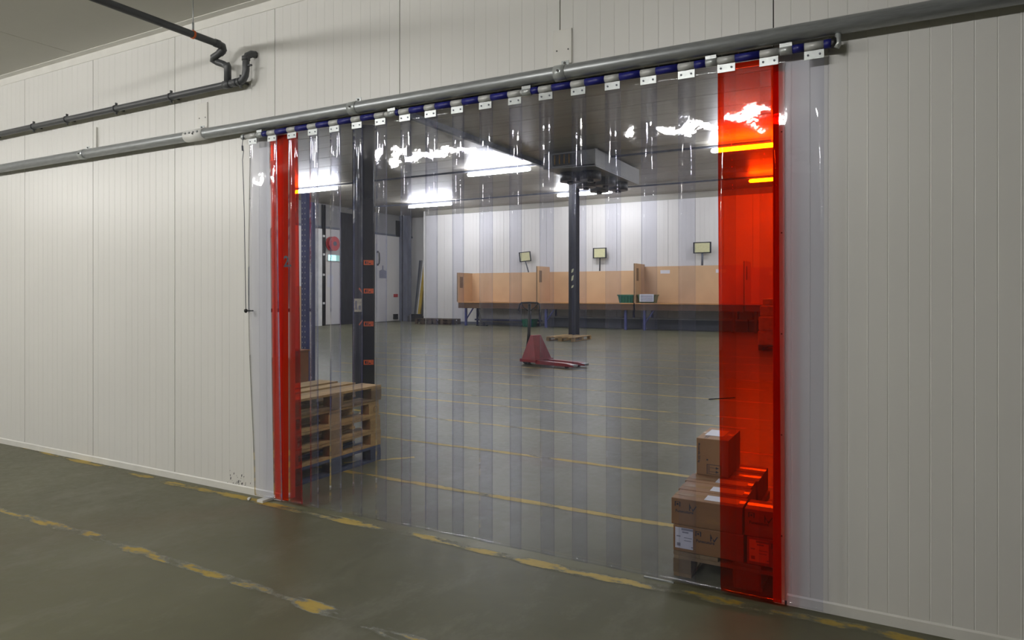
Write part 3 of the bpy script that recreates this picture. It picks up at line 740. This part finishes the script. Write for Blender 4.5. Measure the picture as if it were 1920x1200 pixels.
def tray(y, z, label):
    t = thing('cable_tray', (-11, y, z), label, 'cable tray', 'cable trays across the hall ceiling')
    MB().box(-13.3, 13.3, -.03, .03, -.02, .04).obj('channel', M['slate'], t)
    for k in range(12):
        x = -12.9 + k * 2.35
        MB().tube([(x, 0, .04), (x, 0, HZ - z)], .008, 6).obj('hanger', M['galv'], t)
tray(16.75, 5.91, 'nearer cable tray carrying lamps across the hall'); tray(22.95, 5.91, 'farther cable tray carrying lamps across the hall')

# ------------------------------------------------------------------ lamps
def lamp(cx, y, z, ln, m, label, grp, r, drop, rod=0):
    t = thing('tube_lamp', (cx, y, z), label, 'lamp', grp)
    h = ln / 2
    pts = [(-h, 0, 0), (-h + .03, 0, 0), (-h + .12, 0, 0), (h - .12, 0, 0), (h - .03, 0, 0), (h, 0, 0)]
    MB().tube(pts, [r * .3, r * .85, r, r, r * .85, r * .3], 10).obj('diffuser', m, t)
    MB().box(-h + .02, h - .02, -.02, .02, r + .002, r + .02).obj('batten', M['coolw'], t)
    for x in (-h * .7, h * .7): MB().tube([(x, 0, r + .03), (x, 0, drop)], .008, 6).obj('suspension', M['galv'], t)
    return t
G1 = 'tube lamps in the hall'
for cx, nm in ((-20.5, 'tube lamp of the nearer row, leftmost, half behind the red strip'), (-11.85, 'tube lamp of the nearer row, in the middle of the door'), (-3.35, 'tube lamp of the nearer row, at the right red strip')):
    lamp(cx, 16.75, 5.79, 2.5, M['tubeF'], nm, G1, .065, .10)
for cx, nm in ((-19.2, 'tube lamp of the farther row, left of the far column'), (-11.25, 'tube lamp of the farther row, partly behind the far column'), (-3.35, 'tube lamp of the farther row, at the right red strip')):
    lamp(cx, 22.95, 5.79, 2.5, M['tubeF'], nm, G1, .065, .095)
for cx, nm in ((-16, 'left added tube lamp close behind the door wall, out of view'), (-8.2, 'second added tube lamp close behind the door wall, out of view'), (-.8, 'right added tube lamp close behind the door wall, out of view')):
    lamp(cx, 3.6, 5.60, 2.45, M['tubeF'], nm, G1, .055, .39)  # unseen row added to light the pallets and cartons by the door
G2 = 'tube lamps of the near corridor'
for cx, nm in ((-14.9, 'added corridor tube lamp farthest to the left, out of view'), (-10.6, 'left corridor tube lamp, seen only as glints on the curtain'), (-6.25, 'middle corridor tube lamp, seen only as glints on the curtain'), (-1.9, 'right corridor tube lamp, seen only as glints on the curtain')):
    lamp(cx, -4.9, 3.70, 1.8, M['tubeN2' if cx > -3 else 'tubeN'], nm, G2, .052, .178)  # the leftmost one is added, unseen, to brighten the left of the wall

# ------------------------------------------------------------------ benches at the far wall
GB = 'sorting benches along the far wall'
units = [(-18.7, -14.35, 2.61, 2.61), (-14.30, -9.65, 2.85, 2.61), (-9.60, -5.10, 2.88, 2.78), (-5.05, -.6, 2.88, 2.66)]
bl = ['leftmost bench at the far wall, with a low end board', 'second bench from the left, ending at the far column', 'third bench from the left, right of the far column, with green crates', 'rightmost bench at the far wall, seen through the red strip']
for i, (x0, x1, dz, bz) in enumerate(units):
    t = thing('sorting_bench', (x0, 24.6, 0), bl[i], 'bench', GB); W = x1 - x0
    MB().box(0, W, 0, 1.35, 1.12, 1.17).obj('tabletop', M['benchtop'], t, bevel=.005)
    MB().box(.02, W - .02, .02, .05, .86, 1.12).obj('apron', M['brown'], t)
    MB().box(0, W, 1.28, 1.32, 1.17, bz).obj('backboard', M['tan'], t)
    o = MB().box(0, .03, .0, 1.28, 1.17, dz).obj('divider', M['tan'], t)
    MB().box(-.04, .0, -.02, .05, 1.17, dz).obj('divider_post', M['tand'], t)
    MB().box(.031, .037, .15, .42, dz - .75, dz - .2).obj('divider_notice', M['tand'], t)
    for lx in (.35, W - .45):
        MB().box(lx, lx + .10, .08, .18, 0, 1.12).obj('leg', M['bluepost'], t)
        MB().tube([(lx + .05, 1.2, 0), (lx + .05, 1.2, 1.12)], .05, 8).obj('leg', M['bluepost'], t)
    MB().tube([(.38, .13, .25), (.95, .13, 1.05)], .035, 8).obj('brace', M['bluepost'], t)
    MB().box(.3, W - .3, 1.1, 1.25, .22, .30).obj('cross_rail', M['bluepost'], t)
    if i: MB().box(0, W, 1.0, 1.5, 0, .44).obj('lower_box_shelf', M['shelf'], t); MB().box(0, W, .95, 1.5, .44, .50).obj('shelf_edge', M['upper'], t)
    if i >= 2:
        for xx in (.75, 3.15):
            if xx < W: MB().box(xx, xx + .42, 1.272, 1.28, bz - .32, bz - .17).obj('note', M['paper'], t)
# handle of the first bench: curved stand
t = thing('bench_stand', (-17.55, 24.75, 0), 'curved dark stand under the left end of the first bench', 'stand')
MB().tube([(0, 0, 1.1), (0, 0, .6), (.08, 0, .25), (.3, 0, .06)], .06, 8).obj('curved_leg', M['darkpost'], t)
MB().box(-.1, .45, -.1, .1, 0, .05).obj('foot', M['darkpost'], t)
# board signs above the benches
for x, zc, pole0, tilt, w_, nm in ((-15.62, 3.38, 2.615, .12, .5, 'leftmost board sign on a leaning pole above the first bench'), (-11.72, 3.45, 2.615, 0, .58, 'board sign on a pole just right of the far column'), (-7.03, 3.55, 2.785, 0, .68, 'rightmost board sign, on a thick pole above the third bench')):
    t = thing('board_sign', (x, 25.9, 0), nm, 'sign', 'board signs above the benches')
    mt = Matrix.Translation((0, 0, zc)) @ Matrix.Rotation(-tilt, 4, 'Y') @ Matrix.Rotation(tilt * 4, 4, 'Z')
    MB().box(-w_ / 2 - .04, -w_ / 2 + .02, -.02, .03, -.24, .24, mt).box(w_ / 2 - .02, w_ / 2 + .04, -.02, .03, -.24, .24, mt).box(-w_ / 2, w_ / 2, -.02, .03, .20, .24, mt).box(-w_ / 2, w_ / 2, -.02, .03, -.24, -.20, mt).obj('frame', M['darkpost'], t)
    MB().box(-w_ / 2 + .02, w_ / 2 - .02, -.015, .02, -.2, .2, mt).obj('panel', M['signp'], t)
    MB().tube([(tilt * 1.6, 0, pole0 + .006), (0, .03, zc - .2)], .03 if w_ < .6 else .045, 8).obj('pole', M['darkpost' if x > -15 and x < -8 else 'slate'], t)
# green crates
def crate(loc, w_, m, label, lbl=False, rz=0):
    t = thing('plastic_crate', loc, label, 'crate', None, rz)
    mb = MB(); a = w_ / 2; b_ = a - .06; h = .36
    for s_, th in ((1, 0), (.94, 1)):
        pass
    def ring(hx, hy, z): return [(-hx, -hy, z), (hx, -hy, z), (hx, hy, z), (-hx, hy, z)]
    k = len(mb.v)
    for q in (ring(b_, .2, 0), ring(a, .25, h), ring(a - .03, .22, h), ring(b_ - .03, .17, .03)): mb.v += q
    for r_ in range(3):
        for i in range(4):
            j = (i + 1) % 4; mb.quad((r_ * 4 + i, r_ * 4 + j, r_ * 4 + 4 + j, r_ * 4 + 4 + i))
    mb.quad((0, 1, 2, 3)); mb.quad((12, 13, 14, 15))
    mb.obj('tub', M[m], t)
    MB().box(-a - .02, a + .02, -.27, -.24, h - .05, h).box(-a - .02, a + .02, .24, .27, h - .05, h).box(-a - .02, -a + .01, -.27, .27, h - .05, h).box(a - .01, a + .02, -.27, .27, h - .05, h).obj('rim', M[m], t)
    for k in range(4): MB().box(-b_ + .08 + k * (2 * b_ - .16) / 3 - .01, -b_ + .08 + k * (2 * b_ - .16) / 3 + .01, -.26, -.2, .03, h - .05).obj('rib', M[m], t)
    if lbl:
        o = MB().box(-a + .1, a - .05, -.285, -.275, .06, h + .02).obj('paper_label', M['paper'], t)
        for z in (.12, .2, .28): MB().box(-a + .15, a - .1, -.287, -.285, z, z + .03).obj('label_print', M['greyink'], o)
    return t
crate((-10.05, 24.95, 1.172), .72, 'gcrate', 'dark green crate on the bench, left one of the pair')
crate((-9.12, 24.95, 1.172), .78, 'ycrate', 'olive green crate with a white label on the bench', True)
crate((-14.95, 25.1, 0), .62, 'gcrate', 'green crate on the floor under the first bench, behind the pallet truck')
# ------------------------------------------------------------------ leaning poles in the recess
for k, (x, lean, m, nm, r) in enumerate(((-23.70, .12, 'slate', 'leftmost grey pole leaning in the far recess', .06), (-23.54, .14, 'upper', 'middle grey pole leaning in the far recess', .06), (-23.38, .16, 'white', 'white pole leaning beside the yellow one in the far recess', .06), (-23.20, .17, 'yellow', 'yellow pole leaning in the far recess', .08))):
    t = thing('leaning_pole', (x - .35 + .02 * k, 28.2 - .13 * k, 0), nm, 'pole')
    MB().box(-r, r, -r * .6, r * .6, 0, 3.5, Matrix.Rotation(lean * .6, 4, 'Y') @ Matrix.Rotation(-.06, 4, 'X')).obj('shaft', M[m], t)
    MB().box(-r * 1.3, r * 1.3, -r, r, 0, .12).obj('end_cap', M['blk'], t)
tag(MB().prism([(-23.8, 27.2), (-22.4, 27.2), (-22.4, 27.6), (-23.8, 27.6)], 'z', 0, .3).prism([(-23.7, 27.25), (-22.8, 27.25), (-23.0, 27.55), (-23.6, 27.55)], 'z', .3, .42).obj('dark_bundle', M['blk']), 'dark bundle on the floor at the foot of the leaning poles', 'bundle')

# ------------------------------------------------------------------ pallet truck
t = thing('pallet_truck', (-6.95, 9.98, 0), 'red hand pallet truck with a black tiller parked mid-floor', 'pallet truck', None, math.radians(-13))
def hull(name, bot, top, z0, z1, m, par):
    mb = MB()
    for q, z in ((bot, z0), (top, z1)): mb.v += [(x, y, z) for x, y in q]
    for i in range(4):
        j = (i + 1) % 4; mb.quad((i, j, 4 + j, 4 + i))
    mb.quad((3, 2, 1, 0)); mb.quad((4, 5, 6, 7)); return mb.obj(name, M[m], par, bevel=.01)
hull('shield', [(-.20, -.30), (.22, -.30), (.22, .30), (-.20, .30)], [(-.06, -.14), (.02, -.14), (.02, .14), (-.06, .14)], .10, .66, 'red', t)
MB().box(-.22, .24, -.32, .32, .07, .14).obj('chassis', M['red'], t, bevel=.01)
for s_ in (-1, 1):
    y0 = s_ * .20
    o = MB().prism([(.2, .12), (1.05, .105), (1.24, .07), (1.24, .04), (.2, .04)], 'y', y0 - .08, y0 + .08).obj('fork', M['red'], t, bevel=.004)
    MB().tube([(1.02, y0 - .04, .04), (1.02, y0 + .04, .04)], .04, 12).obj('load_roller', M['blk'], o)
    MB().box(1.10, 1.25, y0 - .07, y0 + .07, .05, .088).obj('worn_tip', M['galvb'], o)
for y in (-.06, .06): MB().tube([(-.26, y - .025, .09), (-.26, y + .025, .09)], .09, 18).obj('steer_wheel', M['blk'], t)
MB().tube([(-.24, 0, .1), (-.24, 0, .42)], .055, 12).obj('pump', M['darkpost'], t)
o = MB().tube([(-.24, 0, .32), (-.20, -.02, .7), (-.16, -.05, 1.36)], [.055, .035, .035], 10).obj('tiller', M['blk'], t)
hp = [(-.36, -.17, 1.18), (-.375, -.17, 1.24), (-.36, -.16, 1.34), (-.32, -.14, 1.38), (-.16, -.05, 1.385), (.0, .04, 1.38), (.04, .06, 1.34), (.055, .07, 1.24), (.04, .07, 1.18)]
MB().tube([(-.17, -.05, 1.18), (-.28, -.11, 1.28), (-.33, -.14, 1.37)], .013, 8).tube([(-.17, -.05, 1.18), (-.05, .01, 1.28), (-.0, .04, 1.37)], .013, 8).obj('handle_brace', M['blk'], t)
MB().tube(hp, .02, 8).obj('handle_loop', M['blk'], t)
# load behind the right red strip
t = thing('wrapped_load', (-2.75, 16.9, 0), 'pale wrapped load on a pallet, just visible behind the right red strip', 'load')
for k, (z0, z1, s_) in enumerate(((.15, .55, .62), (.55, .95, .60), (.95, 1.25, .56), (1.25, 1.45, .48))):
    MB().box(-s_ * .75, s_ * .75, -s_, s_, z0, z1).obj('bundle', M['load'], t, bevel=.04)
MB().box(-.45, .45, -.6, .6, .10, .15).box(-.45, -.35, -.6, .6, 0, .1).box(.35, .45, -.6, .6, 0, .1).obj('base', M['wooddk'], t)
tag(MB().tube([(-2.37, 6.66, .008), (-2.2, 6.85, .008), (-2.06, 7.02, .008)], .008, 6).obj('stick', M['darkpost']), 'thin dark stick lying on the floor left of the red strip', 'stick')
